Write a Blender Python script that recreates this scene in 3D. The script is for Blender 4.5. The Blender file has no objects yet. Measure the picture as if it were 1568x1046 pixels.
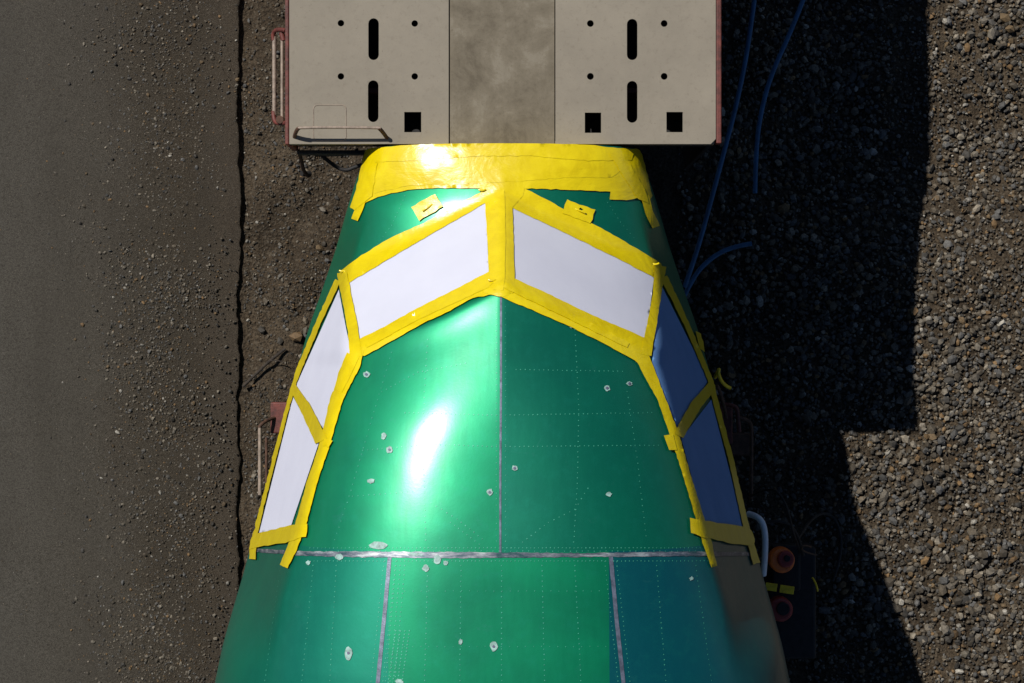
import bpy, math, random
import numpy as np
from mathutils import Vector, noise
from mathutils.bvhtree import BVHTree
from mathutils.geometry import delaunay_2d_cdt
random.seed(7); rng=np.random.default_rng(7)
H=15.0; F=1568*70/36.0
def W(px,py,z): return Vector(((px-784)*(H-z)/F,(523-py)*(H-z)/F,z))
scene=bpy.context.scene
# ------------------------------------------------------------ helpers
def link(o,parent=None):
    scene.collection.objects.link(o)
    if parent: o.parent=parent
    return o
def empty(name,loc=(0,0,0)):
    e=bpy.data.objects.new(name,None); e.empty_display_size=.2
    return link(e)
def meshobj(name,verts,faces,mat,parent=None,smooth=False):
    me=bpy.data.meshes.new(name); me.from_pydata([tuple(v) for v in verts],[],faces); me.update()
    if smooth: me.polygons.foreach_set('use_smooth',[True]*len(me.polygons))
    if mat: me.materials.append(mat)
    return link(bpy.data.objects.new(name,me),parent)
def box(name,x0,x1,y0,y1,z0,z1,mat,parent=None,bev=.006,rot=None):
    cx,cy,cz=(x0+x1)/2,(y0+y1)/2,(z0+z1)/2
    v=[(x-cx,y-cy,z-cz) for x in(x0,x1) for y in(y0,y1) for z in(z0,z1)]
    f=[(0,1,3,2),(4,6,7,5),(0,4,5,1),(2,3,7,6),(0,2,6,4),(1,5,7,3)]
    o=meshobj(name,v,f,mat,parent); o.location=(cx,cy,cz)
    if rot: o.rotation_euler=rot
    if bev:
        m=o.modifiers.new('b','BEVEL'); m.width=bev; m.segments=2
    return o
def tube(name,pts,r,mat,parent=None,cyclic=False,smooth=True):
    cu=bpy.data.curves.new(name,'CURVE'); cu.dimensions='3D'; cu.bevel_depth=r; cu.bevel_resolution=4; cu.use_fill_caps=True
    if smooth and len(pts)>2:
        s=cu.splines.new('NURBS'); s.points.add(len(pts)-1)
        for p,q in zip(s.points,pts): p.co=(q[0],q[1],q[2],1)
        s.use_endpoint_u=True; s.order_u=3; s.resolution_u=8
    else:
        s=cu.splines.new('POLY'); s.points.add(len(pts)-1)
        for p,q in zip(s.points,pts): p.co=(q[0],q[1],q[2],1)
    s.use_cyclic_u=cyclic
    cu.materials.append(mat)
    return link(bpy.data.objects.new(name,cu),parent)
def cyl(name,c,r,h,mat,parent=None,axis='Z',seg=32,bev=.004):
    v=[];n=seg
    for k in(0,1):
        for i in range(n):
            a=2*math.pi*i/n; v.append((r*math.cos(a),r*math.sin(a),(k-.5)*h))
    f=[tuple(range(n))[::-1],tuple(range(n,2*n))]+[(i,(i+1)%n,n+(i+1)%n,n+i) for i in range(n)]
    o=meshobj(name,v,f,mat,parent); o.location=c
    if axis=='X': o.rotation_euler=(0,math.pi/2,0)
    if axis=='Y': o.rotation_euler=(math.pi/2,0,0)
    if bev:
        m=o.modifiers.new('b','BEVEL'); m.width=bev; m.segments=2
    return o
# ------------------------------------------------------------ materials
class M:
    def __init__(s,name):
        s.m=bpy.data.materials.new(name); s.m.use_nodes=True; s.n=s.m.node_tree.nodes; s.l=s.m.node_tree.links
        s.b=s.n['Principled BSDF']; s.tc=s.n.new('ShaderNodeTexCoord')
    def noise(s,scale,detail=4,rough=.6,vec=None,dist=0):
        t=s.n.new('ShaderNodeTexNoise'); t.inputs['Scale'].default_value=scale; t.inputs['Detail'].default_value=detail
        t.inputs['Roughness'].default_value=rough; t.inputs['Distortion'].default_value=dist
        s.l.new(vec or s.tc.outputs['Object'],t.inputs['Vector']); return t.outputs['Fac']
    def vor(s,scale,out='Distance',vec=None):
        t=s.n.new('ShaderNodeTexVoronoi'); t.inputs['Scale'].default_value=scale
        s.l.new(vec or s.tc.outputs['Object'],t.inputs['Vector']); return t.outputs[out]
    def mapv(s,scale=(1,1,1),rot=(0,0,0)):
        t=s.n.new('ShaderNodeMapping'); t.inputs['Scale'].default_value=scale; t.inputs['Rotation'].default_value=rot
        s.l.new(s.tc.outputs['Object'],t.inputs['Vector']); return t.outputs['Vector']
    def ramp(s,fac,stops):
        r=s.n.new('ShaderNodeValToRGB'); e=r.color_ramp.elements
        while len(e)<len(stops): e.new(.5)
        for el,(p,c) in zip(e,stops):
            el.position=p; el.color=(c[0],c[1],c[2],1) if hasattr(c,'__len__') else (c,c,c,1)
        s.l.new(fac,r.inputs['Fac']); return r.outputs['Color']
    def mix(s,fac,a,b,mode='MIX'):
        x=s.n.new('ShaderNodeMix'); x.data_type='RGBA'; x.blend_type=mode
        for v,i in((fac,0),(a,6),(b,7)):
            if hasattr(v,'is_linked') or hasattr(v,'links'): s.l.new(v,x.inputs[i])
            elif i==0: x.inputs[i].default_value=v
            else: x.inputs[i].default_value=(v[0],v[1],v[2],1)
        return x.outputs[2]
    def math(s,op,a,b=0,clamp=False):
        x=s.n.new('ShaderNodeMath'); x.operation=op; x.use_clamp=clamp
        for v,i in((a,0),(b,1)):
            if hasattr(v,'links'): s.l.new(v,x.inputs[i])
            else: x.inputs[i].default_value=v
        return x.outputs[0]
    def sep(s):
        x=s.n.new('ShaderNodeSeparateXYZ'); s.l.new(s.tc.outputs['Object'],x.inputs[0]); return x.outputs
    def bump(s,h,strength=.3,dist=.01,prev=None):
        b=s.n.new('ShaderNodeBump'); b.inputs['Strength'].default_value=strength; b.inputs['Distance'].default_value=dist
        s.l.new(h,b.inputs['Height'])
        if prev is not None: s.l.new(prev,b.inputs['Normal'])
        return b.outputs['Normal']
    def set(s,**k):
        for a,v in k.items():
            i=s.b.inputs[a.replace('_',' ')]
            if hasattr(v,'links'): s.l.new(v,i)
            elif hasattr(v,'__len__') and len(v)==3: i.default_value=(*v,1)
            else: i.default_value=v
        return s
def simple(name,col,rough=.6,metal=0,var=.35,scale=12,bump=.15):
    m=M(name); n=m.noise(scale,6,.65)
    c=m.mix(m.ramp(n,[(.35,0),(.65,1)]),tuple(x*(1-var) for x in col),tuple(min(1,x*(1+var)) for x in col))
    m.set(Base_Color=c,Roughness=rough,Metallic=metal)
    m.set(Normal=m.bump(m.noise(scale*6,4),bump,.004)); return m.m

g=M('green_primer')
n1=g.noise(1.6,4,.6,dist=.4); n2=g.noise(14,6,.7)
base=g.mix(g.ramp(n1,[(.35,0),(.65,1)]),(.0,.18,.088),(.0,.25,.112))
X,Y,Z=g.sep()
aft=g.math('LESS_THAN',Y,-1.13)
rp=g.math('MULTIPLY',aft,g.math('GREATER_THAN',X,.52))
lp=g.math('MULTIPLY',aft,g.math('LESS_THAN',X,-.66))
base=g.mix(g.math('MULTIPLY',rp,.8),base,(.0,.085,.14))  # right aft panel tone, with blue sky reflection put into the colour
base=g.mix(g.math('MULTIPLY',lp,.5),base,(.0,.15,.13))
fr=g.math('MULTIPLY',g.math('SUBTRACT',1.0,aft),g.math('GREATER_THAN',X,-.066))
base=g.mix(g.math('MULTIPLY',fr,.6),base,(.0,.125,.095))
base=g.mix(g.math('MULTIPLY',g.ramp(n2,[(.5,0),(.8,1)]),.2),base,(.01,.28,.20))
scr=g.noise(9,7,.75,vec=g.mapv((1,1,1),(0,0,.5)),dist=.6)
base=g.mix(g.math('MULTIPLY',g.ramp(scr,[(.60,0),(.72,1)]),.3),base,(.03,.20,.17))
st=g.noise(5,5,.6,vec=g.mapv((6,1,1)))
rough=g.math('ADD',g.math('MULTIPLY',st,.12),.41)
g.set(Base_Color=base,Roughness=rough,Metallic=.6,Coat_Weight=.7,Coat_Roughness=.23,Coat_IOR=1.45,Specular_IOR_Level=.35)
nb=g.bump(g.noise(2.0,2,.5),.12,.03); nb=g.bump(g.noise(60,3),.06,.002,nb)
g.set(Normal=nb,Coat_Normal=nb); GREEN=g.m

t=M('yellow_tape')
n=t.noise(9,5,.6,dist=.8); n2=t.noise(25,4,.7,dist=1)
c=t.mix(t.ramp(n,[(.35,0),(.7,1)]),(.62,.47,.0),(.71,.56,.002))
c=t.mix(t.math('MULTIPLY',t.ramp(n2,[(.60,0),(.8,1)]),.25),c,(.47,.33,.0))
w=t.bump(t.noise(5,3,.5,dist=1.5),.25,.02); w=t.bump(t.noise(16,4,.6,vec=t.mapv((1,3,1)),dist=1),.3,.005,w)
t.set(Base_Color=c,Roughness=.32,Normal=w,Coat_Weight=.5,Coat_Roughness=.18); TAPE=t.m
def cover(name,a,b):
    wv=M(name); n=wv.noise(3,5,.6)
    wv.set(Base_Color=wv.mix(wv.ramp(n,[(.3,0),(.7,1)]),a,b),Roughness=.7,Specular_IOR_Level=.15,Normal=wv.bump(wv.noise(5,3),.15,.01)); return wv.m
WHITE=cover('white_window_cover',(.52,.53,.63),(.55,.56,.66))
SHADEC=cover('shade_blue_window_cover',(.10,.22,.46),(.13,.26,.52))  # right covers copy the white ones with blue shade put into the colour
SEAM=simple('seam_sealant',(.15,.17,.23),.35,.35,.4,20)
sp=M('splice_band'); n=sp.noise(9,5,.7,vec=sp.mapv((1,4,1)))
sp.set(Base_Color=sp.ramp(n,[(.36,(.03,.09,.10)),(.46,(.13,.15,.19)),(.57,(.27,.29,.32)),(.66,(.5,.55,.56))]),Roughness=.38,Metallic=.55); SPLICE=sp.m
RIVET=simple('rivet_paint',(.05,.32,.22),.4,.2,.2,30,0)
SEAL=simple('sealant_patch',(.24,.38,.35),.5,0,.4,40,.1)
SEALD=simple('sealant_centre',(.10,.09,.16),.5,0,.3,40,.1)

d=M('painted_deck_steel')
n=d.noise(2.2,6,.7); n2=d.noise(26,6,.75); n3=d.noise(90,4,.8)
c=d.mix(d.ramp(n,[(.35,0),(.7,1)]),(.195,.170,.132),(.24,.210,.163))
c=d.mix(d.math('MULTIPLY',d.ramp(n2,[(.54,0),(.72,1)]),.5),c,(.13,.104,.074))
c=d.mix(d.ramp(n3,[(.62,0),(.72,1)]),c,(.08,.05,.03))
d.set(Base_Color=c,Roughness=.75,Normal=d.bump(n2,.15,.004)); DECK=d.m
d=M('stained_centre_deck')
n=d.noise(3.4,7,.72,dist=.3); n2=d.noise(4,6,.7,vec=d.mapv((5,.8,1))); n3=d.noise(70,5,.8)
c=d.ramp(n,[(.38,(.095,.078,.053)),(.46,(.13,.109,.077)),(.56,(.158,.134,.097)),(.62,(.19,.165,.124))])
c=d.mix(d.math('MULTIPLY',d.ramp(n2,[(.45,0),(.7,1)]),.45),c,(.12,.10,.069))
c=d.mix(d.math('MULTIPLY',d.ramp(n3,[(.55,0),(.72,1)]),.6),c,(.07,.053,.035))
d.set(Base_Color=c,Roughness=.85,Normal=d.bump(n3,.2,.003)); CENTRE=d.m
RED=simple('red_oxide_paint',(.10,.022,.016),.6,0,.5,18,.3)
RUST=simple('rusty_steel',(.075,.035,.02),.75,.1,.5,30,.5)
PIPE=simple('faded_pipe',(.24,.185,.145),.55,0,.35,25,.2)
DARK=simple('dark_steel',(.012,.011,.011),.7,.1,.5,20,.3)
HOSE=simple('blue_hose',(.02,.10,.22),.5,0,.2,10,.05)
CONDUIT=simple('white_conduit',(.78,.78,.80),.4,0,.1,10,.05)
ORANGE=simple('orange_cap',(.80,.17,.025),.4,0,.25,25,.1)
DRED=simple('dark_red_cap',(.30,.035,.025),.45,0,.3,25,.1)
YEL=simple('yellow_strap',(.75,.52,.01),.5,0,.2,25,.1)
WOOD=simple('dead_wood',(.03,.022,.016),.9,0,.5,40,.6)

# ------------------------------------------------------------ ground
def vnoise(x,y,s,seed=0):
    x=np.asarray(x,float)*s+seed*17.3; y=np.asarray(y,float)*s+seed*9.1
    xi=np.floor(x).astype(np.int64); yi=np.floor(y).astype(np.int64); fx=x-xi; fy=y-yi
    fx=fx*fx*(3-2*fx); fy=fy*fy*(3-2*fy)
    def h(a,b):
        v=np.sin(a*127.1+b*311.7+seed*74.7)*43758.5453; return v-np.floor(v)
    return (h(xi,yi)*(1-fx)+h(xi+1,yi)*fx)*(1-fy)+(h(xi,yi+1)*(1-fx)+h(xi+1,yi+1)*fx)*fy
def ss(v,a,b):
    q=np.clip((v-a)/(b-a),0,1); return q*q*(3-2*q)
def gz(x,y):
    x=np.asarray(x,float); y=np.asarray(y,float)
    near=1-ss(np.hypot(x,y),12,30)
    z=-.24*ss(y,.45,1.5)*ss(x,1.3,2.6)+.04*(vnoise(x,y,1.3,1)-.5)+.06*(vnoise(x,y,4,2)-.5)+.025*(vnoise(x,y,14,3)-.5)
    z=z*near
    z=np.where(x<-1.95, z*.6-.025, z)
    z=z-.04*(1-ss(x,-3.0,-2.4))
    return z
def axis(f0,f1,st,far):
    a=list(np.arange(f0,f1,st)); s=st; v=f1
    r=[]
    while v<far: r.append(v); s*=1.35; v+=s
    s=st; v=f0; l=[]
    while v>-far:
        s*=1.35; v-=s; l.append(v)
    return np.array(l[::-1]+a+r)
xs=axis(-2.8,6.5,.03,600); ys=axis(-4.5,4.5,.03,600)
GX,GY=np.meshgrid(xs,ys); GZ=gz(GX,GY)
nx,ny=len(xs),len(ys)
idx=np.arange(nx*ny).reshape(ny,nx)
fc=np.stack([idx[:-1,:-1],idx[:-1,1:],idx[1:,1:],idx[1:,:-1]],-1).reshape(-1,4)
def npmesh(name,V,Fa,mat,smooth=True,parent=None):
    me=bpy.data.meshes.new(name); k=Fa.shape[1]
    me.vertices.add(len(V)); me.vertices.foreach_set('co',np.ascontiguousarray(V,dtype=np.float32).ravel())
    me.loops.add(Fa.size); me.loops.foreach_set('vertex_index',Fa.astype(np.int32).ravel())
    me.polygons.add(len(Fa)); me.polygons.foreach_set('loop_start',np.arange(0,Fa.size,k,dtype=np.int32))
    me.polygons.foreach_set('loop_total',np.full(len(Fa),k,dtype=np.int32))
    me.polygons.foreach_set('use_smooth',np.full(len(Fa),smooth))
    me.materials.append(mat); me.update(calc_edges=True); me.validate()
    return link(bpy.data.objects.new(name,me),parent)
gm=M('earth')
n=gm.noise(1.3,6,.7); n2=gm.noise(45,6,.8); vo=gm.vor(55); vc=gm.vor(55,'Color')
c=gm.ramp(n,[(.35,(.042,.030,.019)),(.65,(.092,.068,.044))])
bw=gm.n.new('ShaderNodeRGBToBW'); gm.l.new(vc,bw.inputs[0])
c=gm.mix(gm.ramp(bw.outputs[0],[(.5,0),(.9,.7)]),c,(.11,.09,.065))
c=gm.mix(gm.ramp(n2,[(.40,.8),(.55,0)]),c,(.015,.011,.007))
nb=gm.bump(n2,.8,.02); nb=gm.bump(vo,.6,.012,nb); gm.set(Base_Color=c,Roughness=.95,Normal=nb,Specular_IOR_Level=.2)
npmesh('ground',np.stack([GX.ravel(),GY.ravel(),GZ.ravel()],-1),fc,gm.m)
# road
def redge(y): return -2.05+.08*(vnoise(y,0*y,.8,5)-.5)+.05*(vnoise(y,0*y,4,6)-.5)+.02*(vnoise(y,0*y,13,8)-.5)+.008*(vnoise(y,0*y,45,9)-.5)
ry=axis(-4.5,4.5,.01,400)
offs=np.array([0,-.006,-.02,-.06,-.12,-.2,-.35,-.6,-1,-1.6,-2.5,-4,-7])
RX=redge(ry)[:,None]+offs[None,:]; RY=np.repeat(ry[:,None],len(offs),1)
lip=(.008+.036*vnoise(RY,0*RY,2.1,12)*(.35+.65*ss(RY,-1.2,.8)))
RZ=np.where(offs[None,:]>-.3,lip+(.03-lip)*np.clip(-offs[None,:]/.3,0,1),.03)+.01*(vnoise(RX,RY,2.5,4)-.5)*(offs[None,:]<-.01); RZ[:,0]=-.08
m_=len(offs); id2=np.arange(len(ry)*m_).reshape(len(ry),m_)
rf=np.stack([id2[:-1,:-1],id2[1:,:-1],id2[1:,1:],id2[:-1,1:]],-1).reshape(-1,4)
r=M('worn_asphalt')
X,Y,Z=r.sep()
warp=r.math('ADD',X,r.math('MULTIPLY',r.math('SUBTRACT',r.noise(1.6,5,.65),.5),.7))
mr=r.n.new('ShaderNodeMapRange'); mr.inputs[1].default_value=-3.9; mr.inputs[2].default_value=-2.0; r.l.new(warp,mr.inputs[0])
c=r.ramp(mr.outputs[0],[(0,(.086,.079,.067)),(.40,(.076,.067,.054)),(.62,(.050,.040,.028)),(.78,(.046,.035,.023)),(.9,(.064,.049,.034)),(1,(.055,.041,.028))])
f0=r.noise(55,5,.85); f1=r.noise(130,5,.85); f2=r.noise(210,3,.8)
c=r.mix(r.ramp(f1,[(.40,.8),(.52,0)]),c,(.018,.015,.011))
c=r.mix(r.ramp(f2,[(.56,0),(.66,.85)]),c,(.19,.172,.142))
c=r.mix(r.ramp(f0,[(.38,.5),(.5,0)]),c,(.020,.016,.011))
c=r.mix(r.ramp(r.noise(.9,4,.6,vec=r.mapv((3,.5,1))),[(.4,0),(.7,.35)]),c,(.04,.035,.028))
nb=r.bump(f0,.6,.015); nb=r.bump(f1,.8,.008,nb); nb=r.bump(f2,.5,.004,nb)
r.set(Base_Color=c,Roughness=.92,Normal=nb,Specular_IOR_Level=.2)
npmesh('asphalt_road',np.stack([RX.ravel(),RY.ravel(),RZ.ravel()],-1),rf,r.m)
# stones
ph=(1+5**.5)/2
ib=np.array([(-1,ph,0),(1,ph,0),(-1,-ph,0),(1,-ph,0),(0,-1,ph),(0,1,ph),(0,-1,-ph),(0,1,-ph),(ph,0,-1),(ph,0,1),(-ph,0,-1),(-ph,0,1)])/math.hypot(1,ph)
iff=np.array([(0,11,5),(0,5,1),(0,1,7),(0,7,10),(0,10,11),(1,5,9),(5,11,4),(11,10,2),(10,7,6),(7,1,8),(3,9,4),(3,4,2),(3,2,6),(3,6,8),(3,8,9),(4,9,5),(2,4,11),(6,2,10),(8,6,7),(9,8,1)])
sm=M('stone'); at=sm.n.new('ShaderNodeAttribute'); at.attribute_name='Col'
nn=sm.noise(90,3,.7)
sm.set(Base_Color=sm.mix(sm.ramp(nn,[(.35,.5),(.6,0)]),at.outputs['Color'],(.02,.017,.012)),Roughness=.75,Specular_IOR_Level=.4)
PAL=np.array([(.13,.104,.072),(.09,.073,.052),(.17,.147,.115),(.23,.197,.15),(.07,.064,.056),(.11,.107,.102),(.19,.115,.05),(.34,.315,.27),(.042,.036,.029),(.15,.10,.05)])
PW=np.array([.17,.16,.13,.1,.12,.15,.05,.03,.10,.04])
def stones(name,x,y,size,zoff=0,zf=gz,flat=.7,bright=1.0,parent=None):
    N=len(x)
    v=ib[None]*(1+rng.uniform(-.28,.22,(N,12,1)))
    sc=np.stack([rng.uniform(.75,1.35,N),rng.uniform(.7,1.05,N),rng.uniform(.5,.9,N)*flat/.7],-1)
    v=v*sc[:,None,:]
    a=rng.uniform(0,2*np.pi,N); b=rng.normal(0,.5,N); c_=rng.normal(0,.5,N)
    def rot(v,a,i,j):
        o=v.copy(); ca,sa=np.cos(a)[:,None],np.sin(a)[:,None]
        o[:,:,i]=ca*v[:,:,i]-sa*v[:,:,j]; o[:,:,j]=sa*v[:,:,i]+ca*v[:,:,j]; return o
    v=rot(v,b,1,2); v=rot(v,c_,0,2); v=rot(v,a,0,1)
    v*=size[:,None,None]*.5
    z=zf(x,y)+size*.15+zoff*rng.uniform(0,1,N)
    v+=np.stack([x,y,z],-1)[:,None,:]
    Fa=(iff[None]+12*np.arange(N)[:,None,None]).reshape(-1,3)
    o=npmesh(name,v.reshape(-1,3),Fa,sm.m,False,parent)
    ci=rng.choice(len(PAL),N,p=PW/PW.sum()); col=PAL[ci]*rng.uniform(.5,1.3,(N,1))*bright
    col=np.concatenate([col,np.ones((N,1))],1); col=np.repeat(col,12,0).astype(np.float32)
    A=o.data.color_attributes.new('Col','FLOAT_COLOR','POINT'); A.data.foreach_set('color',col.ravel()); return o
def lognorm(N,med,sig,lo,hi): return np.clip(med*np.exp(rng.normal(0,sig,N)),lo,hi)
N=54000
x=rng.uniform(1.25,5.2,N); y=rng.uniform(-3.6,3.6,N)
keep=rng.uniform(0,1,N)<(ss(x,1.2,2.1)*.6+.4)*(1-.5*ss(-y,.6,1.2)*(1-ss(x,2.0,3.0)))*(.6+.6*vnoise(x,y,2.4,31))
x,y=x[keep],y[keep]
s=lognorm(len(x),.0265,.42,.01,.08)*(0.7+.55*vnoise(x,y,1.5,11))
stones('gravel',x,y,s,.02,bright=.9)
N=26000
x=rng.uniform(-2.02,-.6,N); y=rng.uniform(-3.5,3.5,N); k=rng.uniform(0,1,N)<(.2+.9*vnoise(x,y,2.2,21)**1.5); x,y=x[k],y[k]
s1=lognorm(len(x),.0135,.45,.006,.05)
n_=24000
X2=rng.normal(-2.62,.30,n_); Y2=rng.uniform(-3.5,3.5,n_); k=(X2<-2.06)&(rng.uniform(0,1,n_)<(.15+vnoise(X2,Y2,2,22)**1.3)); X2,Y2=X2[k],Y2[k]
s2=lognorm(len(X2),.0125,.4,.005,.035)
X3=rng.uniform(-4.6,-2.3,5000); Y3=rng.uniform(-3.5,3.5,5000); s3=lognorm(5000,.0072,.3,.004,.016)
xa=np.concatenate([x,X2,X3]); ya=np.concatenate([y,Y2,Y3]); sa=np.concatenate([s1,s2,s3])
stones('loose_stones',xa,ya,sa,0,zf=lambda x,y:np.where(x<redge(y),.028,gz(x,y)),bright=.78)
rk=[(490,380,.07),(497,374,.05),(400,505,.07),(455,515,.09),(470,508,.08),(430,522,.06),(468,492,.06),(385,325,.04),(470,262,.05),(395,760,.05),(425,745,.04),(388,870,.04),(462,545,.05),(440,505,.04)]
P=[W(a,b,0) for a,b,_ in rk]
stones('rocks',np.array([p.x for p in P]),np.array([p.y for p in P]),np.array([q[2] for q in rk]),0,bright=.9)
br=empty('fallen_branch')
tube('stem',[W(372,592,.03),W(392,573,.05),W(412,553,.06),W(437,534,.05)],.011,WOOD,br)
tube('twig',[W(412,553,.06),W(425,550,.09),W(436,556,.08)],.004,WOOD,br)

# ------------------------------------------------------------ fuselage
fz=empty('aircraft_fuselage')
CX=(768-784)*10.8/F
zY=np.array([-14,-3,-1.8,-1.126,-.342,.30,.875,1.19,1.9]); zZ=np.array([4.54,4.50,4.430,4.362,4.203,3.98,3.235,3.155,2.95])
dY=np.arange(-14,1.9,.01); dZ=np.interp(dY,zY,zZ)
def smooth(a,w):
    k=np.hanning(w); k/=k.sum(); p=np.pad(a,w//2,mode='edge'); return np.convolve(p,k,'valid')[:len(a)]
dZ2=smooth(dZ,75); dZs=smooth(dZ,9); wgt=ss(dY,-.05,.25); dZ=dZ2*(1-wgt)+dZs*wgt
def zt(y): return np.interp(y,dY,dZ)
def zwf(y): return np.interp(y,[-14,-3,-1.8,-1.2,-.4,.3,.7,1.19],[2.9,2.9,2.8,2.55,2.42,2.42,2.5,2.66])
wt=[(237,210),(290,228),(340,243),(400,262),(500,297),(600,325),(700,351),(800,376),(850,390),(900,403),(1000,425),(1046,435)]
wy=[];ww=[]
for py,hw in wt:
    yy=(523-py)*12.2/F
    for _ in range(5): yy=(523-py)*(H-zwf(yy))/F
    wy.append(yy); ww.append(hw*(H-float(zwf(yy)))/F)
wy=[1.3]+wy+[-2.6,-4,-14]; ww=[ww[0]-.04]+ww+[1.80,1.88,1.88]
o_=np.argsort(wy); wy=np.array(wy)[o_]; ww=np.array(ww)[o_]
wd=np.arange(-14,1.3,.01); wv_=smooth(np.interp(wd,wy,ww),31)
def wf(y): return np.interp(y,wd,wv_)
def pyY(py): return (523-py)*11.6/F
NOSE=1.176
st=np.concatenate([np.arange(NOSE,-2.6,-.015),np.arange(-2.6,-13.9,-.25)])
nu=280; th=np.linspace(-math.pi/2,math.pi/2,nu); ne=2.5
nl=50; tl=np.linspace(math.pi/2,math.pi*1.5,nl+2)[1:-1]
ub_y=np.array([pyY(p) for p in(900,850,800,655,560,500,430,400,300)]); ub_u=np.array([.77,.755,.735,.71,.69,.74,.82,.84,.84])
rows=[]
for y in st:
    w=float(wf(y)); zw=float(zwf(y))
    u=np.sign(np.sin(th))*np.abs(np.sin(th))**(2/ne); u=u*.5+.5*np.linspace(-1,1,nu)
    u[0]=-1;u[-1]=1; au=np.abs(u)
    sel=lambda q:(1-np.minimum(q,1)**ne)**(1/ne)
    cz=sel(au); u1=float(np.interp(y,ub_y,ub_u)); lin=sel(np.array(u1))*(1-au)/(1-u1)
    kk=.05; hh=np.clip(.5+.5*(cz-lin)/kk,0,1); facet=cz*(1-hh)+lin*hh-kk*hh*(1-hh)
    facet[0]=facet[-1]=0
    wc=float(ss(y,-1.9,-1.3)*(1-ss(y,.45,.85)))
    cz=np.maximum(cz*(1-wc)+facet*wc,0)
    x=w*u
    a=.52*ss(y,-1.0,.3)*(1-.85*ss(y,.78,1.1))
    z=zw+(zt(y+a*np.abs(x)*(1-.25*u*u))-zw)*cz
    hb=zw-float(np.interp(y,[-14,-2,0,1.2],[.95,1.1,1.45,1.75]))
    xl=w*np.sin(tl); zl=zw+hb*np.cos(tl)
    rows.append(np.stack([np.concatenate([x,xl])+CX,np.full(nu+nl,y),np.concatenate([z,zl])],-1))
V=np.array(rows); R,C=V.shape[:2]; Vf=V.reshape(-1,3)
ix=np.arange(R*C).reshape(R,C); nxt=np.roll(ix,-1,1)
Fa=np.stack([ix[:-1],nxt[:-1],nxt[1:],ix[1:]],-1).reshape(-1,4)[:, ::-1]
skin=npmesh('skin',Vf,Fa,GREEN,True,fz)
for nm,row_,mt in(('nose_bulkhead_cover',0,TAPE),('aft_cap',R-1,WHITE)):
    ring=V[row_]; c0=ring.mean(0); vs=[tuple(c0)]+[tuple(p) for p in ring]
    meshobj(nm,vs,[(0,1+i,1+(i+1)%C) for i in range(C)],mt,fz)
bvh=BVHTree.FromPolygons([tuple(v) for v in Vf],[tuple(int(i) for i in f) for f in Fa])
EYE=Vector((0,0,H))
def surf(px,py,off):
    for k in range(80):
        q=px+(770-px)*k*.006; pv=py+(k*.5 if py<262 else 0)
        d_=Vector(((q-784)/F,(523-pv)/F,-1)).normalized()
        loc,no,i_,_=bvh.ray_cast(EYE,d_)
        if loc is not None and loc.z>2.3 and abs(loc.y)<3:
            if no.z<0: no=-no
            return loc+no*off
    return None
def inside(p,poly):
    r=False; j=len(poly)-1
    for i in range(len(poly)):
        a,b=poly[i],poly[j]
        if (a[1]>p[1])!=(b[1]>p[1]) and p[0]<(b[0]-a[0])*(p[1]-a[1])/(b[1]-a[1]+1e-12)+a[0]: r=not r
        j=i
    return r
def tri(poly,grid,holes=(),dens=None,jit=0,gridjit=.0):
    B=[]; E=[]
    def ring(pl):
        s0=len(B); loc=[]
        for i in range(len(pl)):
            a,b=pl[i],pl[(i+1)%len(pl)]; L=math.hypot(b[0]-a[0],b[1]-a[1]); n=max(1,int(L/(dens or grid)))
            for k in range(n):
                f=k/n; loc.append((a[0]+(b[0]-a[0])*f+(random.uniform(-jit,jit)),a[1]+(b[1]-a[1])*f+(random.uniform(-jit,jit))))
        B.extend(loc); m=len(loc)
        E.extend([(s0+i,s0+(i+1)%m) for i in range(m)]); return loc
    o=ring(poly); hs=[ring(h) for h in holes]
    x0=min(p[0] for p in o);x1=max(p[0] for p in o);y0=min(p[1] for p in o);y1=max(p[1] for p in o)
    pts=list(B); yy=y0+grid/2; k=0
    while yy<y1:
        xx=x0+(grid/2 if k%2 else 0)
        while xx<x1:
            if inside((xx,yy),o): pts.append((xx,yy))
            xx+=grid
        yy+=grid; k+=1
    res=delaunay_2d_cdt([Vector(p) for p in pts],E,[],0,1e-5)
    vs,fs=res[0],res[2]; out=[]
    for f in fs:
        c=(sum(vs[i].x for i in f)/3,sum(vs[i].y for i in f)/3)
        if inside(c,o) and not any(inside(c,h) for h in hs): out.append(tuple(f))
    return vs,out
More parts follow.
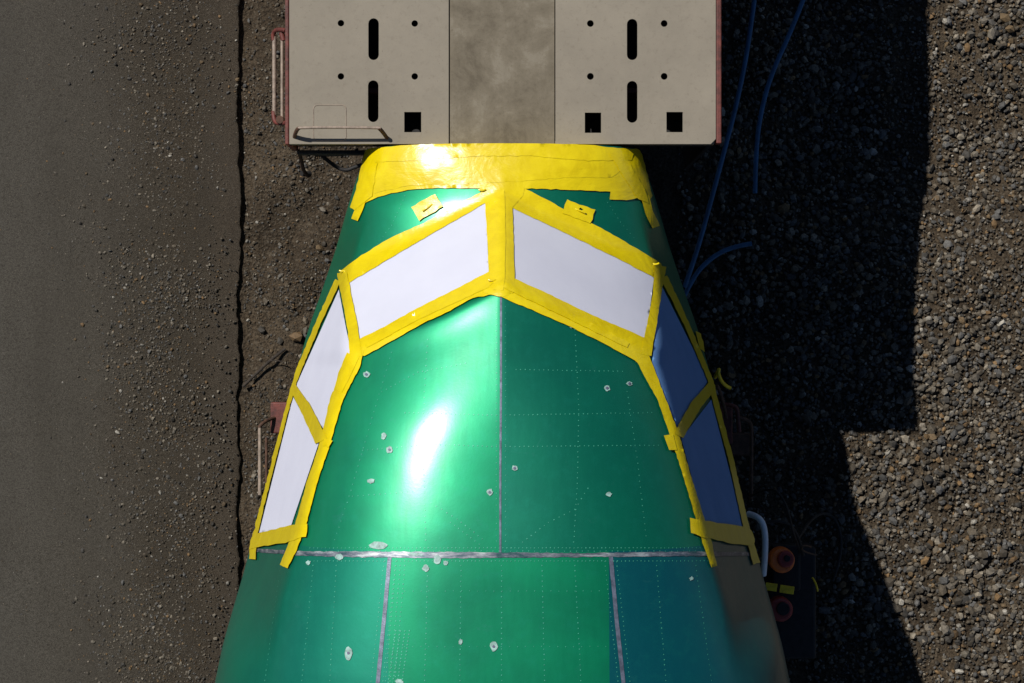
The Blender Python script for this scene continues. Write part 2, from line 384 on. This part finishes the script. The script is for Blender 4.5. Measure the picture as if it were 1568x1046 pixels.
class Acc:
    def __init__(s): s.v=[];s.f=[]
    def patch(s,poly,off,grid=8,jit=0,wr=0,holes=()):
        vs,fs=tri(poly,grid,holes,jit=jit); P=[]
        for v in vs:
            w_=wr*(noise.noise((v.x*.06,v.y*.06,3.3))+.6*noise.noise((v.x*.2,v.y*.2,7.7))) if wr else 0
            P.append(surf(v.x,v.y,off+w_))
        m={}
        for i,p in enumerate(P):
            if p is not None: m[i]=len(s.v); s.v.append(tuple(p))
        for f in fs:
            if all(i in m for i in f):
                a,b_,c=[Vector(s.v[m[i]]) for i in f]
                ff=tuple(m[i] for i in f)
                if (b_-a).cross(c-a).z<0: ff=ff[::-1]
                s.f.append(ff)
    def strip(s,pts,w,off,jit=.5,wr=.001,grid=7):
        n=len(pts); ws=w if hasattr(w,'__len__') else [w]*n; L=[];R_=[]
        for i in range(n):
            a=pts[max(0,i-1)];b=pts[min(n-1,i+1)]; d_=(b[0]-a[0],b[1]-a[1]); l=math.hypot(*d_); nrm=(-d_[1]/l,d_[0]/l)
            L.append((pts[i][0]+nrm[0]*ws[i]/2,pts[i][1]+nrm[1]*ws[i]/2)); R_.append((pts[i][0]-nrm[0]*ws[i]/2,pts[i][1]-nrm[1]*ws[i]/2))
        s.patch(L+R_[::-1],off,grid,jit,wr)
    def make(s,name,mat,smooth=True):
        return meshobj(name,s.v,s.f,mat,fz,smooth)
wins=[[(533,430),(744,308),(749,422),(551,524)],[(784,316),(1001,421),(988,525),(786,432)],
      [(520,444),(538,541),(497,658),(454,592)],[(450,608),(489,680),(446,808),(398,816)],
      [(1011,436),(1084,582),(1037,658),(997,560)],[(1088,612),(1139,812),(1076,798),(1042,672)]]
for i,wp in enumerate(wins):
    a=Acc(); a.patch(wp,.005,5); a.make('window_cover_%d'%(i+1),WHITE if i<4 else SHADEC)
T=Acc()
T.patch([(558,228),(600,225),(660,219),(695,214),(735,208),(775,208),(820,209),(860,215),(930,226),(982,229),(988,262),(997,300),(990,312),(975,303),(958,307),(932,306),(934,294),(880,291),(800,289),(740,290),(700,288),(640,289),(600,296),(580,302),(556,313),(546,322),(538,318),(547,290),(554,262)],.008,7,.7,.002)
T.patch([(574,262),(620,258),(700,262),(770,259),(850,262),(915,254),(948,262),(935,272),(870,272),(800,278),(740,281),(690,284),(640,283),(600,290),(575,296),(568,280)],.0095,7,.8,.002)
T.patch([(560,230),(640,225),(720,214),(775,210),(840,215),(905,226),(970,230),(965,246),(900,247),(820,240),(740,240),(640,246),(566,250)],.0105,7,.8,.002)
T.patch([(931,236),(952,234),(985,290),(992,312),(975,305)],.012,7,.8,.002)
T.patch([(563,250),(580,250),(572,300),(545,322),(538,318)],.012,7,.8,.002)
T.strip([(985,300),(992,325),(1002,348)],12,.010)
T.strip([(556,308),(551,322),(545,337)],11,.010)
T.patch([(742,292),(700,314),(650,342),(600,364),(555,392),(523,416),(524,436),(536,434),(600,396),(700,338),(745,312),(752,300)],.009,7,.5,.001)
T.patch([(800,288),(835,305),(868,324),(920,350),(975,382),(1010,404),(1014,418),(1000,426),(950,400),(880,366),(784,320),(775,300)],.009,7,.5,.001)
T.patch([(735,288),(760,287),(803,289),(800,300),(784,320),(787,436),(800,445),(770,456),(740,450),(750,425),(744,312)],.011,7,.5,.001)
T.strip([(765,292),(766,370),(764,446)],14,.013,.4,.001)
T.patch([(749,418),(700,444),(640,474),(590,502),(551,521),(547,545),(560,546),(600,524),(650,496),(690,478),(725,458),(765,450),(768,430)],.010,7,.5,.001)
T.patch([(786,428),(830,448),(900,482),(988,520),(992,548),(986,568),(970,552),(920,525),(870,500),(820,478),(768,456),(765,430)],.010,7,.5,.001)
T.strip([(760,427),(745,438),(640,486),(560,530)],[10,12,12,10],.012)
T.strip([(760,428),(775,438),(880,490),(960,530)],[10,13,10,8],.013)
g5=5
T.strip([(526,418),(534,460),(542,505),(547,548)],[15,14,16,18],.012,grid=g5)
T.strip([(1009,408),(1004,450),(996,500),(987,545)],[17,12,14,16],.012,grid=g5)
T.strip([(552,535),(545,560),(518,610),(500,680),(480,740),(464,800),(450,840),(437,868)],[16,17,19,15,15,16,15,13],.011,grid=g5)
T.strip([(543,545),(530,575),(520,600)],[20,18,12],.013,grid=g5)
T.strip([(449,590),(470,624),(495,676)],[10,17,19],.013,grid=g5)
T.strip([(520,430),(488,500),(455,580),(447,605),(425,690),(402,780),(392,820),(389,857)],[9,8,8,8,8,8,10,10],.012,grid=g5)
T.patch([(384,822),(400,817),(446,806),(473,802),(472,822),(440,832),(400,838),(384,843)],.014,6,.8,.001)
T.patch([(500,672),(512,676),(506,686),(497,684)],.014,5)
T.strip([(978,540),(988,562),(1010,610),(1030,665),(1050,730),(1068,790),(1080,830),(1091,868)],[20,20,12,13,11,12,13,9],.011,grid=g5)
T.strip([(1090,588),(1062,622),(1036,668)],[14,17,15],.013,grid=g5)
T.strip([(1014,425),(1050,500),(1086,585),(1092,612),(1118,710),(1140,808),(1156,864)],[11,8,8,8,8,9,11],.012,grid=g5)
T.patch([(1054,794),(1070,797),(1100,802),(1142,808),(1156,822),(1150,838),(1110,832),(1076,824),(1056,816)],.014,6,.8,.001)
T.patch([(1014,668),(1028,666),(1034,690),(1022,690)],.014,5)
T.patch([(1062,508),(1072,512),(1076,540),(1068,534)],.014,5)
def rotrect(cx,cy,w,h,a):
    a=math.radians(a); r=[]
    for x,y in((-w/2,-h/2),(w/2,-h/2),(w/2,h/2),(-w/2,h/2)): r.append((cx+x*math.cos(a)-y*math.sin(a),cy+x*math.sin(a)+y*math.cos(a)))
    return r
def circ(cx,cy,r,n=14,ry=None): return [(cx+r*math.cos(2*math.pi*i/n),cy+(ry or r)*math.sin(2*math.pi*i/n)) for i in range(n)]
T.patch(rotrect(655,318,42,24,-30),.013,6,.8,.001)
T.patch(rotrect(885,325,46,22,20),.013,6,.8,.001,holes=[circ(888,322,3.5,8,2.5)])
T.make('yellow_tape',TAPE)
for i,(a,b,dx,dy) in enumerate([(656,319,.03,.02),(887,324,.03,-.012)]):
    p=surf(a,b,.015); tube('drain_lever_%d'%(i+1),[p-Vector((dx,dy,0)),p+Vector((0,0,.008)),p+Vector((dx,dy,.0))],.0055,TAPE,fz)
for i,(a,b) in enumerate([(739,293),(755,433),(528,417),(1001,407)]):
    p=surf(a,b,.014); tube('tape_fold_%d'%(i+1),[p+Vector((-.02,.006,0)),p+Vector((0,-.004,.008)),p+Vector((.02,.008,.002))],.006,TAPE,fz)
S=Acc(); S.strip([(767,455),(767,600),(766,720),(766,848)],3.2,.0025,0,0)
S.strip([(597,852),(588,950),(577,1060)],6,.0025,.2,0)
S.strip([(935,852),(944,950),(956,1060)],6,.0025,.2,0)
S.make('lap_seams',SEAM)
S=Acc(); S.strip([(392,843),(470,848),(560,849),(660,850),(766,850),(900,850),(1050,848),(1150,849)],[5,7,9,10,8,6,7,6],.0035,.7,0,5); S.make('splice_joint',SPLICE)
S=Acc()
for a,b,rx,ry_ in[(580,835,14,6),(520,853,6,5),(670,857,6,7),(652,870,5,5),(636,849,12,3),(473,862,3.5,3.5),(562,574,5,5),(588,668,4,5),(597,689,5,5),(788,717,4.5,4.5),(750,754,4.5,5),(568,737,6,3.5),(534,1000,5.5,11),(756,990,5.5,8),(705,983,3.5,3.5),(929,595,4.5,4),(963,588,4.5,3.5),(932,757,4,3.5),(1058,886,3,3),(875,500,3,2.5),(612,1044,6,4),(683,862,4,3)]:
    S.patch([(p[0]+random.uniform(-1,1),p[1]+random.uniform(-1,1)) for p in circ(a,b,rx,12,ry_)],.0045,4)
S.make('sealant_patches',SEAL)
S=Acc()
for a,b in[(562,574),(788,717),(756,990),(929,595),(963,588),(534,1000),(597,689),(750,754)]: S.patch(circ(a,b,2.2,8),.007,3)
S.make('sealant_centres',SEALD)
RV=[];RFc=[]
def riv(px,py,r=.0036):
    p=surf(px,py,.0022); q=surf(px+1,py,.0022); s_=surf(px,py+1,.0022)
    if p is None or q is None or s_ is None: return
    u=(q-p).normalized(); n_=u.cross(s_-p).normalized(); v=n_.cross(u); b=len(RV)
    for k in range(6): RV.append(tuple(p+u*math.cos(k*math.pi/3)*r+v*math.sin(k*math.pi/3)*r))
    RFc.append(tuple(range(b,b+6))[::-1] if n_.z<0 else tuple(range(b,b+6)))
def row(pts,step=7,r=.0034):
    for a,b in zip(pts[:-1],pts[1:]):
        L=math.hypot(b[0]-a[0],b[1]-a[1]); n=max(1,int(L/step))
        for k in range(n): riv(a[0]+(b[0]-a[0])*k/n+random.uniform(-.3,.3),a[1]+(b[1]-a[1])*k/n+random.uniform(-.3,.3),r*random.uniform(.8,1.15))
for yy in(839,859): row([(475,yy),(1120,yy)],6)
row([(500,844),(1110,844)],9,.003)
row([(790,566),(960,569)]); row([(585,600),(640,570),(720,555)],7); row([(620,632),(760,636),(1005,632)],7)
row([(556,690),(660,680),(760,684),(1015,682)],7); row([(540,760),(640,752)],8)
row([(880,505),(886,620),(884,740),(878,838)],8); row([(655,520),(650,600),(648,700),(652,836)],9)
row([(760,470),(760,838)],9,.0028); row([(774,470),(774,838)],9,.0028)
row([(690,800),(740,838)],7); row([(660,770),(700,795),(745,830)],8); row([(800,830),(840,800),(880,780),(905,740)],8); row([(960,600),(975,700),(990,830)],9)
row([(600,540),(570,640),(535,760),(510,836)],9)
for a,b in[(515,505),(480,462),(655,650),(706,704),(768,768),(830,834),(880,890),(1005,1020),(1065,1090),(430,405)]: row([(a,866),(b,1050)],8)
for k in(0,7,14): row([(606+k,866),(590+k,1050)],7)
for k in(0,7,14,21):row([(606+k,966),(594+k,1050)],5,.004)
for k in(-9,9): row([(597+k,860),(577+k,1050)],7,.003); row([(935+k,860),(956+k,1050)],7,.003)
row([(620,905),(930,905)],12,.0026); row([(620,990),(940,990)],12,.0026)
row([(620,300),(600,345),(570,385)],7,.003); row([(930,310),(950,340),(975,370)],7,.003)
meshobj('rivets',RV,RFc,RIVET,fz)

# ------------------------------------------------------------ box-topped railcar at the nose
car=empty('covered_railcar')
ZD=3.0
def px_x(p,z=ZD): return (p-784)*(H-z)/F
def px_y(p,z=ZD): return (523-p)*(H-z)/F
def plate(name,x0,x1,y0,y1,z,holes,mat,parent,th=.012,corner=0):
    outer=[(x0,y0),(x1,y0),(x1,y1),(x0,y1)]
    if corner: outer=[(x0,y0),(x1-corner,y0),(x1,y0+corner),(x1,y1),(x0,y1)]
    vs,fs=tri(outer,.25,holes,dens=.25)
    f2=[]
    for f in fs:
        a,b,c=[vs[i] for i in f]
        f2.append(f if (b-a).cross(c-a)>0 else f[::-1])
    o=meshobj(name,[(v.x,v.y,z) for v in vs],f2,mat,parent)
    m=o.modifiers.new('s','SOLIDIFY'); m.thickness=th; m.offset=-1; return o
def whole(c): return circ(px_x(c[0]),px_y(c[1]),c[2]*(H-ZD)/F,16)
def slot(cx,ya,yb,hw):
    s_=(H-ZD)/F; X_=px_x(cx); r_=hw*s_; y1=px_y(ya)-r_; y0=px_y(yb)+r_; o=[]
    for k in range(9): a=math.pi*k/8; o.append((X_+r_*math.cos(a),y1+r_*math.sin(a)))
    for k in range(9): a=math.pi+math.pi*k/8; o.append((X_+r_*math.cos(a),y0+r_*math.sin(a)))
    return o
def sq(cx,cy,w,h): return [(px_x(cx-w/2),px_y(cy+h/2)),(px_x(cx+w/2),px_y(cy+h/2)),(px_x(cx+w/2),px_y(cy-h/2)),(px_x(cx-w/2),px_y(cy-h/2))]
Y0=px_y(220.5)
HL=[whole(c) for c in[(522,35.5,5),(635,36,5),(522,117,5),(635,117,5)]]+[slot(572,28,92,8),slot(571.5,123,187,8),sq(632,187,26,31)]
HR=[whole(c) for c in[(904,36,5.2),(1017,36,5.2),(904,117,5.2),(1017,117,5.2)]]+[slot(968,29,92,8),slot(968,124,188,8),sq(908,188,25,31),sq(1033,187,25,31)]
L6,R6=HL[:6],HR[:6]
for k in(1,2,3):
    sh=k*.95
    HL=HL+[[(x,y+sh) for x,y in h] for h in L6]; HR=HR+[[(x,y+sh) for x,y in h] for h in R6]
plate('deck_plate_1',px_x(443),px_x(687),Y0,6,ZD,HL,DECK,car)
plate('deck_plate_2',px_x(850.5),px_x(1096),Y0,6,ZD,HR,DECK,car,corner=.03)
plate('deck_centre',px_x(688.5),px_x(849),Y0,6,ZD-.012,[],CENTRE,car)
box('seam_bar_1',px_x(687),px_x(689),Y0+.01,6,ZD-.05,ZD-.02,DARK,car,0)
box('side_trim_1',px_x(436.5),px_x(442.2),Y0-.003,6,ZD-.09,ZD-.004,RED,car)
box('side_trim_2',px_x(1097),px_x(1105),Y0+.004,6,ZD-.09,ZD-.004,RED,car)
box('end_trim_1',px_x(443),px_x(687),Y0+.002,Y0+.02,ZD-.09,ZD-.016,DECK,car,0)
box('end_trim_2',px_x(850),px_x(1094),Y0+.002,Y0+.02,ZD-.09,ZD-.016,DECK,car,0)
xl,xr=px_x(440),px_x(1101); YB=Y0+.32
box('side_wall_1',xl,xl+.03,YB,6,.95,ZD-.1,RED,car)
box('side_wall_2',xr-.03,xr,YB,6,.95,ZD-.1,RED,car)
box('side_skirt_1',xl,xl+.03,Y0+.03,YB-.002,2.5,ZD-.1,RED,car)
box('sun_block_skirt',xr-.03,xr,Y0+.03,YB-.002,.9,ZD-.1,DARK,car)  # right skirt lengthened to block sun leaking into the box shadow
box('end_wall',xl+.032,xr-.032,YB,YB+.03,.95,ZD-.1,RED,car)
box('overhang_pan',xl+.032,xr-.032,Y0+.05,YB-.002,2.58,2.60,DARK,car,0)
box('sun_leak_panel',xl+.032,xr-.032,Y0+.025,Y0+.045,2.58,ZD-.02,DARK,car,0)  # added panel, stops sun through the deck holes reaching the gravel
box('floor',xl,xr,YB+.02,6,.85,.945,DARK,car)
box('buffer_beam',CX-.5,CX+.5,Y0-.15,YB,.75,1.05,DARK,car)
box('cross_beam_1',px_x(447),px_x(560),px_y(229),px_y(222.5),2.6,2.7,DARK,car)
s_=(H-ZD)/F; w_,h_,r_=25*s_,27*s_,6*s_; c0=(px_x(505),px_y(188)); q=[]
for cx_,cy_,a0 in((w_-r_,h_-r_,0),(-w_+r_,h_-r_,90),(-w_+r_,-h_+r_,180),(w_-r_,-h_+r_,270)):
    for k in range(5):
        an=math.radians(a0+k*22.5); q.append((c0[0]+cx_+r_*math.cos(an),c0[1]+cy_+r_*math.sin(an),ZD+.001))
tube('hatch_weld',q,.0022,PIPE,car,True,False)
tube('grab_rail',[W(456,196,3.10),W(500,194.5,3.11),W(583,196,3.10)],.0085,PIPE,car)
tube('rail_bracket_1',[W(458,196,3.10),W(452,200,3.08),W(450,215,2.95)],.012,RUST,car)
tube('rail_bracket_2',[W(580,196,3.10),W(588,203,3.07),W(597,219,2.93)],.012,RUST,car)
tube('ladder_rail_1',[W(420,56,2.75),W(420,176,2.75)],.013,PIPE,car)
tube('ladder_rail_2',[W(432,60,2.8),W(432,180,2.8)],.010,PIPE,car)
tube('ladder_bracket_1',[W(419,62,2.75),W(417,50,2.75),W(427,44,2.8),W(438,47,2.85)],.014,RED,car)
tube('ladder_bracket_2',[W(419,170,2.75),W(419,186,2.75),W(428,190,2.8),W(439,188,2.85)],.014,RED,car)
tube('ladder_bracket_3',[W(431,50,2.8),W(434,62,2.8)],.016,RED,car)
cyl('bracket_foot',W(429,184,2.82),.025,.05,RUST,car)
box('corner_post',px_x(437),px_x(446),Y0-.005,Y0+.03,2.6,ZD-.1,RED,car)
tube('uncoupling_lever',[W(455,226,2.4),W(462,245,1.8),W(464,262,1.4),W(472,270,1.3)],.013,RUST,car)
tube('uncoupling_lever_tip',[W(462,266,1.35),W(475,266,1.3)],.018,DARK,car)
tube('brake_pipe',[W(490,236,1.2),W(512,255,1.0),W(530,262,1.0),W(545,255,1.0),W(590,240,1.1)],.014,DARK,car)
tube('brake_pipe_2',[W(478,236,1.5),W(500,240,1.4),W(560,234,1.4)],.010,DARK,car)
RSTEEL=simple('rail_steel',(.09,.06,.045),.5,.5,.4,20,.2)
def bogie(y,par,n):
    for sx_ in(-.72,.72):
        for dy in(-.85,.85): cyl('wheel_%d'%n,(CX+sx_,y+dy,.59),.42,.12,RSTEEL,par,'X'); n+=1
        box('side_frame_%d'%n,CX+sx_*1.35-.06,CX+sx_*1.35+.06,y-1.1,y+1.1,.45,.75,DARK,par)
    return n
bogie(3.4,car,1)
trk=empty('railway_track')
for k,sx_ in enumerate((-.755,.755)):
    box('rail_head_%d'%(k+1),CX+sx_-.035,CX+sx_+.035,-60,60,.12,.165,RSTEEL,trk)
    box('rail_web_%d'%(k+1),CX+sx_-.01,CX+sx_+.01,-60,60,-.05,.12,RSTEEL,trk,0)
fcar=empty('flatbed_railcar')
yf=-.42
box('deck',CX-1.40,CX+1.40,-13,yf,.95,1.1,DARK,fcar,.01)
box('centre_sill',CX-.3,CX+.3,-13,1.0,.6,.9,DARK,fcar,.01)
box('end_sill',CX-1.42,CX+1.42,yf,yf+.08,.85,1.12,RED,fcar,.01)
bogie(-3.2,fcar,1)
box('cradle_1',CX-1.3,CX+1.3,-2.5,-2.2,1.1,1.5,YEL,fcar,.02)
box('cradle_2',CX-1.3,CX+1.3,-9.5,-9.2,1.1,1.5,YEL,fcar,.02)
box('corner_step',W(414,0,1.2).x,W(440,0,1.2).x,W(0,664,1.2).y,W(0,616,1.2).y,1.1,1.2,RED,fcar,.01)
tube('side_ladder_1',[W(398,655,1.3),W(398,758,1.3)],.013,PIPE,fcar)
tube('side_ladder_2',[W(408,670,1.2),W(408,740,1.2)],.010,RUST,fcar)
tube('ladder_arm_1',[W(397,655,1.3),W(402,645,1.3),W(420,640,1.2)],.012,RUST,fcar)
tube('ladder_arm_2',[W(398,752,1.3),W(402,760,1.25),W(420,760,1.2)],.012,RUST,fcar)
tube('grab_iron',[W(1100,620,1.25),W(1128,618,1.3),W(1130,640,1.3),W(1132,662,1.3)],.015,RED,fcar)
tube('grab_iron_post',[W(1132,640,1.3),W(1150,642,1.3),W(1151,668,1.2),W(1150,765,1.2)],.013,RUST,fcar)
box('corner_bracket',W(1096,0,1.2).x,W(1122,0,1.2).x,W(0,680,1.2).y,W(0,622,1.2).y,1.1,1.2,RED,fcar,.01)
box('bracket_plate',W(1118,0,1.1).x,W(1152,0,1.1).x,W(0,698,1.1).y,W(0,664,1.1).y,.98,1.08,RUST,fcar,.01)
tube('tie_down',[W(1095,578,1.6),W(1102,562,1.7),W(1099,572,1.7),W(1108,590,1.6),W(1118,594,1.55)],.012,YEL,fcar)
tube('tie_rod',[W(1098,590,1.5),W(1108,612,1.4),W(1112,640,1.3)],.012,RUST,fcar)
tube('white_conduit',[W(1146,787,1.25),W(1160,790,1.32),W(1171,806,1.34),W(1172,845,1.32),W(1169,880,1.2)],.022,CONDUIT,fcar)
box('equipment_box',W(1176,0,.9).x,W(1250,0,.9).x,W(0,1010,.9).y,W(0,838,.9).y,.55,.9,DARK,fcar,.02)
box('equipment_lid',W(1182,0,1).x,W(1226,0,1).x,W(0,905,1).y,W(0,835,1).y,.9,1.0,DARK,fcar,.015)
cyl('orange_cap',W(1196,857,1.12),.088,.14,ORANGE,fcar,bev=.02)
cyl('orange_cap_inner',W(1203,856,1.20),.058,.05,DRED,fcar,bev=.012)
cyl('orange_cap_hub',W(1205,855,1.23),.022,.04,DARK,fcar)
cyl('red_cap',W(1194,932,1.05),.085,.14,DRED,fcar,bev=.02)
cyl('red_cap_inner',W(1199,932,1.13),.045,.04,DARK,fcar)
box('yellow_strap_1',W(1172,0,1.1).x,W(1190,0,1.1).x,W(0,905,1.1).y,W(0,893,1.1).y,1.09,1.1,YEL,fcar,.003,(0,0,-.15))
box('yellow_strap_2',W(1194,0,1.1).x,W(1216,0,1.1).x,W(0,909,1.1).y,W(0,897,1.1).y,1.09,1.1,YEL,fcar,.003,(0,0,-.15))
tube('wire_1',[W(1242,838,1),W(1230,832,1.3),W(1226,845,1.2),W(1250,850,1)],.006,RUST,fcar)
tube('wire_2',[W(1244,885,.95),W(1250,893,1.0),W(1252,905,.95)],.007,YEL,fcar)
tube('wire_3',[W(1150,760,1.2),W(1180,742,1.5),W(1205,770,1.6),W(1215,820,1.3),W(1226,845,1.0)],.008,DARK,fcar)
tube('wire_4',[W(1172,800,1.3),W(1200,795,1.35),W(1222,815,1.2),W(1230,850,1)],.010,DARK,fcar)
tube('trailing_cable',[W(1215,838,.9),W(1235,800,.5),W(1262,782,.08),W(1285,800,.05),W(1290,850,.05),W(1275,890,.05)],.012,DARK,fcar)
def hose(name,pp,z):
    tube(name,[W(a,b,z) for a,b in pp],.018,HOSE)
hose('air_hose',[(1160,-40),(1148,60),(1128,160),(1108,235),(1088,310),(1066,390),(1048,440)],.42)
hose('air_hose.001',[(1245,-40),(1215,40),(1180,115),(1163,180),(1157,240),(1156,296)],.12)
hose('air_hose.002',[(1040,470),(1060,425),(1088,395),(1120,378),(1151,373)],.25)
# ------------------------------------------------------------ light
sd=Vector((-.60,.63,1)).normalized()
sun=bpy.data.lights.new('sun','SUN'); sun.energy=5.0; sun.angle=math.radians(.5); sun.color=(1,.96,.89)
so=link(bpy.data.objects.new('sun',sun)); so.rotation_euler=sd.to_track_quat('Z','Y').to_euler(); so.location=(-6,6,12)
wd_=bpy.data.worlds.new('World'); scene.world=wd_; wd_.use_nodes=True
nt=wd_.node_tree; sk=nt.nodes.new('ShaderNodeTexSky'); sk.sky_type='NISHITA'; sk.sun_disc=False
sk.sun_elevation=math.asin(sd.z); sk.sun_rotation=math.atan2(sd.x,sd.y)%(2*math.pi); sk.ozone_density=4; sk.dust_density=.1; sk.air_density=.75
nt.links.new(sk.outputs[0],nt.nodes['Background'].inputs[0]); nt.nodes['Background'].inputs[1].default_value=.05
cam=bpy.data.cameras.new('camera'); cam.lens=70; cam.sensor_width=36; cam.clip_end=2000; cam.clip_start=.1
co=link(bpy.data.objects.new('camera',cam)); co.location=(0,0,H); scene.camera=co
scene.view_settings.view_transform='Standard'; scene.view_settings.look='None'; scene.view_settings.exposure=0
